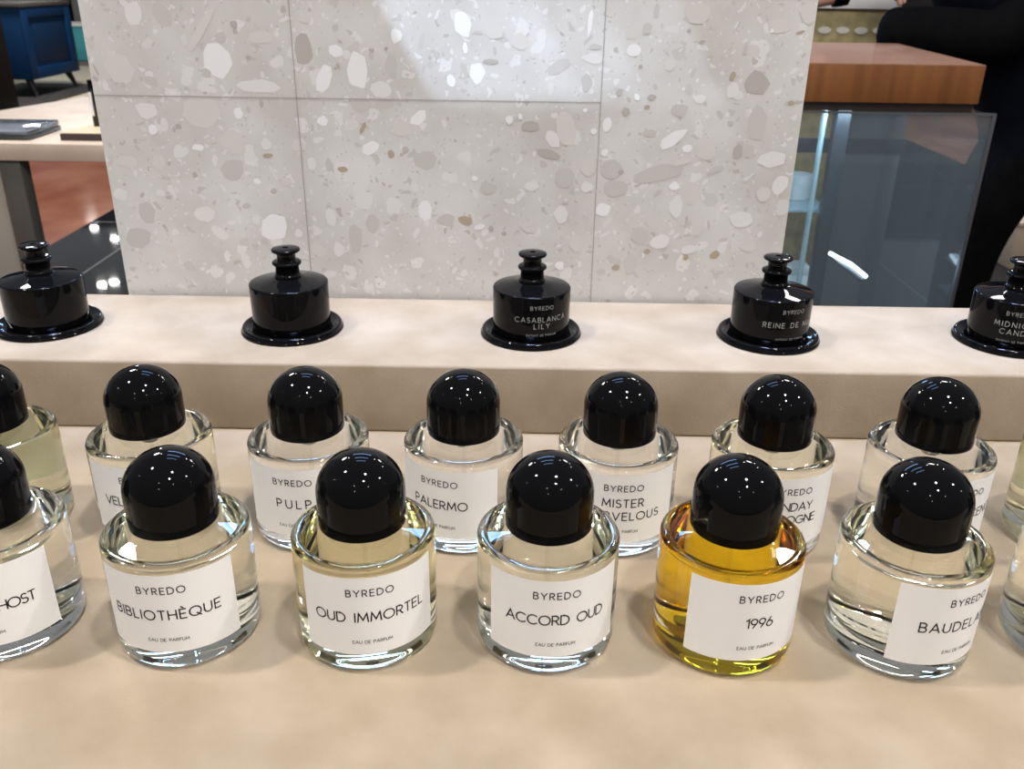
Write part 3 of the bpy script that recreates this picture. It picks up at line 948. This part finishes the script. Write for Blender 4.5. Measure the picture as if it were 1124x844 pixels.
for p in pts:
    rings.append([bm.verts.new((p.x + 0.0045 * math.cos(2 * math.pi * i / 16), p.y, p.z + 0.0045 * math.sin(2 * math.pi * i / 16))) for i in range(16)])
for a, b in zip(rings, rings[1:]):
    for i in range(16):
        bm.faces.new((a[i], b[i], b[(i + 1) % 16], a[(i + 1) % 16]))
bm.faces.new(rings[0])
bm.faces.new(rings[-1][::-1])
finish(bm, 'tube', led, t, 60)

CL = bpy.data.lights.new('added_case_fill', 'AREA')  # unseen lamp added to brighten the inside of the case
CL.energy, CL.color, CL.shape, CL.size, CL.size_y = 0.8, (0.75, 0.9, 1.0), 'RECTANGLE', 0.4, 0.03
CO = bpy.data.objects.new('added_case_fill', CL)
COL.objects.link(CO)
CO.location = (0.62, 1.86, 0.07)
CO.rotation_euler = (R(25), 0, 0)

# gold counter behind
t = thing('gold_counter', 'gold patterned counter front with a row of pale ovals, behind the wooden block', 'counter', (1.5, 3.9, FZ))
gold = mottled('gold_pattern', (0.20, 0.16, 0.07), (0.33, 0.27, 0.13), 26, 0.4, spec=0.5, detail=2)
bxo('counter_front', gold, (-0.75, -0.12, -0.30, 0.3, 0, 1.112), t, 0.002)
bxo('white_ledge', mat('white_ledge', (0.70, 0.68, 0.67), 0.4), (-0.77, -0.10, -0.32, 0.32, 1.112, 1.18), t, 0.003)
bm = bmesh.new()
for k in range(-6, 3):
    for zr in range(1):
        cx, cz = -0.297 + k * 0.068, 1.037
        ring = [bm.verts.new((cx + 0.024 * math.cos(2 * math.pi * i / 24), -0.304, cz + 0.012 * math.sin(2 * math.pi * i / 24))) for i in range(24)]
        f = bm.faces.new(ring)
        ext = bmesh.ops.extrude_face_region(bm, geom=[f])
        for v in [g for g in ext['geom'] if isinstance(g, bmesh.types.BMVert)]:
            v.co.y += 0.006
bmesh.ops.recalc_face_normals(bm, faces=bm.faces)
finish(bm, 'oval_inlay', mat('pale_oval', (0.55, 0.52, 0.45), 0.4), t)
t = thing('beige_plinth', 'beige plinth on the dark floor at the right edge, behind the last flacon', 'plinth', (2.46, 4.1, FZ))
bxo('body', mat('beige_paint', (0.36, 0.28, 0.20), 0.6), (-0.185, 0.22, -0.10, 0.2, 0, 0.20), t, 0.004)
bxo('top_plate', mat('beige_top', (0.42, 0.33, 0.25), 0.5), (-0.19, 0.225, -0.105, 0.205, 0.2, 0.22), t, 0.004)

# ------------------------------------------------------------------ the person behind the case
def skin(name, verts, edges, radii, m, parent, sub=2, root=0):
    me = bpy.data.meshes.new(name)
    me.from_pydata([Vector(v) for v in verts], edges, [])
    o = bpy.data.objects.new(name, me)
    COL.objects.link(o)
    sk = o.modifiers.new('skin', 'SKIN')
    sk.use_smooth_shade = True
    ss = o.modifiers.new('sub', 'SUBSURF')
    ss.levels = ss.render_levels = sub
    for i, r in enumerate(radii):
        d = me.skin_vertices[0].data[i]
        d.radius = r if isinstance(r, tuple) else (r, r)
        d.use_root = (i == root)
    dg = bpy.context.evaluated_depsgraph_get()
    nm = bpy.data.meshes.new_from_object(o.evaluated_get(dg))
    o.modifiers.clear()
    o.data = nm
    nm.name = name
    nm.materials.append(m)
    nm.polygons.foreach_set('use_smooth', [True] * len(nm.polygons))
    o.parent = parent
    return o


skin_m = mottled('skin', (0.52, 0.30, 0.23), (0.60, 0.36, 0.28), 40, 0.5)
cloth_n = mottled('navy_cloth', (0.003, 0.0035, 0.007), (0.005, 0.006, 0.011), 30, 0.85, 0.3, 700, 0.08)
cloth_b = mottled('black_cloth', (0.002, 0.002, 0.0025), (0.0035, 0.0035, 0.004), 30, 0.9, 0.3, 700, 0.06)
PX, PY = 1.405, 2.72
per = thing('person', 'person in black trousers and a long navy tunic leaning over the wooden block, hands together', 'person', (PX, PY, FZ))
V = [(0.13, 0.0, 0.88), (0.04, -0.03, 1.05), (-0.06, -0.06, 1.22), (-0.13, -0.08, 1.38), (-0.17, -0.10, 1.47), (-0.21, -0.14, 1.56), (-0.24, -0.17, 1.67),   # pelvis..head
     (0.12, -0.07, 0.82), (0.015, -0.06, 0.50), (0.02, -0.03, 0.09), (-0.03, -0.16, 0.035),
     (0.13, 0.07, 0.82), (0.025, 0.08, 0.50), (0.04, 0.12, 0.09), (-0.01, 0.00, 0.035),
     (-0.33, -0.15, 1.38), (-0.75, -0.13, 1.150), (-0.535, -0.14, 1.182),
     (0.02, -0.02, 1.38), (-0.16, -0.235, 1.07), (-0.42, -0.17, 1.085)]
E_ = [(0, 1), (1, 2), (2, 3), (3, 4), (4, 5), (5, 6), (0, 7), (7, 8), (8, 9), (9, 10), (0, 11), (11, 12), (12, 13), (13, 14),
      (3, 15), (15, 16), (16, 17), (3, 18), (18, 19), (19, 20)]
rad = [.10, .10, .10, .10, .06, .075, .085, .06, .04, .032, .03, .06, .04, .032, .03, .055, .040, .027, .055, .040, .027]
body = skin('body', V, E_, rad, skin_m, per)


def hand(wr, fdir, up, side, parent):
    f, u = Vector(fdir).normalized(), Vector(up).normalized()
    s = f.cross(u).normalized() * side
    w = Vector(wr)
    vs = [w, w + f * 0.045, w + f * 0.085]
    es = [(0, 1), (1, 2)]
    rs = [(.024, .018), (.036, .014), (.036, .012)]
    o = skin('hand', vs, es, rs, skin_m, parent, 2)
    for k, (off, ln) in enumerate([(-.027, .060), (-.009, .074), (.009, .070), (.026, .054)]):
        b = w + f * 0.078 + s * off
        p = [b, b + f * ln * .45 - u * .006, b + f * ln * .75 - u * .022, b + f * ln * .88 - u * .040]
        skin('finger', p, [(0, 1), (1, 2), (2, 3)], [.0095, .009, .0085, .0075], skin_m, o, 2)
    p = [w + f * 0.022 - s * .022, w + f * 0.05 - s * .045 - u * .008, w + f * 0.078 - s * .046 - u * .020]
    skin('thumb', p, [(0, 1), (1, 2)], [.012, .010, .0085], skin_m, o, 2)
    return o


hand((-0.535, -0.14, 1.182), (1, -0.10, 0.08), (0, -0.2, 1), 1, per)
hand((-0.40, -0.155, 1.075), (0.5, 0.35, -0.25), (0, -0.2, 1), -1, per)
# clothes
def loft(name, rings, m, parent, seg=28):
    """rings: (cx, cy, z, rx, ry) from bottom to top"""
    bm = bmesh.new()
    rv = []
    for cx, cy_, z, rx, ry in rings:
        rv.append([bm.verts.new((cx + rx * math.cos(2 * math.pi * i / seg), cy_ + ry * math.sin(2 * math.pi * i / seg), z + 0.006 * math.sin(i * 1.9))) for i in range(seg)])
    for a, b in zip(rv, rv[1:]):
        for i in range(seg):
            j = (i + 1) % seg
            bm.faces.new((a[i], a[j], b[j], b[i]))
    bm.faces.new(rv[0][::-1])
    bm.faces.new(rv[-1])
    o = finish(bm, name, m, None, 180)
    o.modifiers.new('sub', 'SUBSURF').levels = 2
    o.modifiers['sub'].render_levels = 2
    dg = bpy.context.evaluated_depsgraph_get()
    nm = bpy.data.meshes.new_from_object(o.evaluated_get(dg))
    o.modifiers.clear()
    o.data = nm
    o.parent = parent
    return o


tun = loft('tunic', [(0.16, 0, 0.655, .165, .19), (0.16, 0, 0.66, .17, .195), (0.15, 0, 0.80, .17, .18), (0.10, -.01, 0.92, .20, .17), (0.07, -.02, 0.99, .205, .16), (0.03, -.04, 1.06, .22, .16),
                 (-.04, -.06, 1.14, .24, .16), (-.08, -.07, 1.24, .23, .15), (-.13, -.08, 1.36, .21, .13), (-.16, -.09, 1.44, .14, .10), (-.175, -.10, 1.50, .065, .065)], cloth_n, per)
skin('sleeve', [(-0.27, -0.12, 1.38), (-0.42, -0.15, 1.33), (-0.60, -0.14, 1.24)], [(0, 1), (1, 2)], [.078, .070, .062], cloth_n, tun)
skin('sleeve', [(-0.03, -0.03, 1.38), (-0.04, -0.13, 1.22), (-0.16, -0.235, 1.07), (-0.32, -0.205, 1.08), (-0.47, -0.18, 1.085)], [(0, 1), (1, 2), (2, 3), (3, 4)],
     [.08, .078, .078, .075, .068], cloth_b, tun)
for dy in (-0.065, 0.08):
    loft('trouser_leg', [(0.02, dy + .035, 0.07, .052, .055), (0.02, dy + .03, 0.12, .05, .052), (0.0, dy + .01, 0.40, .046, .052), (0.018, dy, 0.55, .064, .066), (0.06, dy, 0.68, .085, .085), (0.12, dy, 0.83, .10, .09)], cloth_b, per)
    bm = bmesh.new()
    box(bm, -0.05, 0.085, dy - 0.17, dy + 0.11, 0, 0.075, 0.03, 3)
    finish(bm, 'shoe', cloth_b, per, 60)
bm = bmesh.new()
bmesh.ops.create_uvsphere(bm, u_segments=32, v_segments=20, radius=1)
for v in bm.verts:
    v.co = Vector((-0.235 + v.co.x * 0.098, -0.150 + v.co.y * 0.108, 1.70 + v.co.z * 0.095))
finish(bm, 'hair', mat('dark_hair', (0.02, 0.014, 0.01), 0.5), per, 180)
bm = bmesh.new()
lathe(bm, [(0.030, -0.020), (0.0335, -0.018), (0.0345, 0), (0.0335, 0.018), (0.030, 0.020)], 32)
bmesh.ops.rotate(bm, verts=bm.verts, matrix=Matrix.Rotation(R(82), 3, 'Y'))
bmesh.ops.translate(bm, verts=bm.verts, vec=(-0.565, -0.14, 1.177))
finish(bm, 'wristband', cloth_b, per, 60)['label'] = 'black wristband'
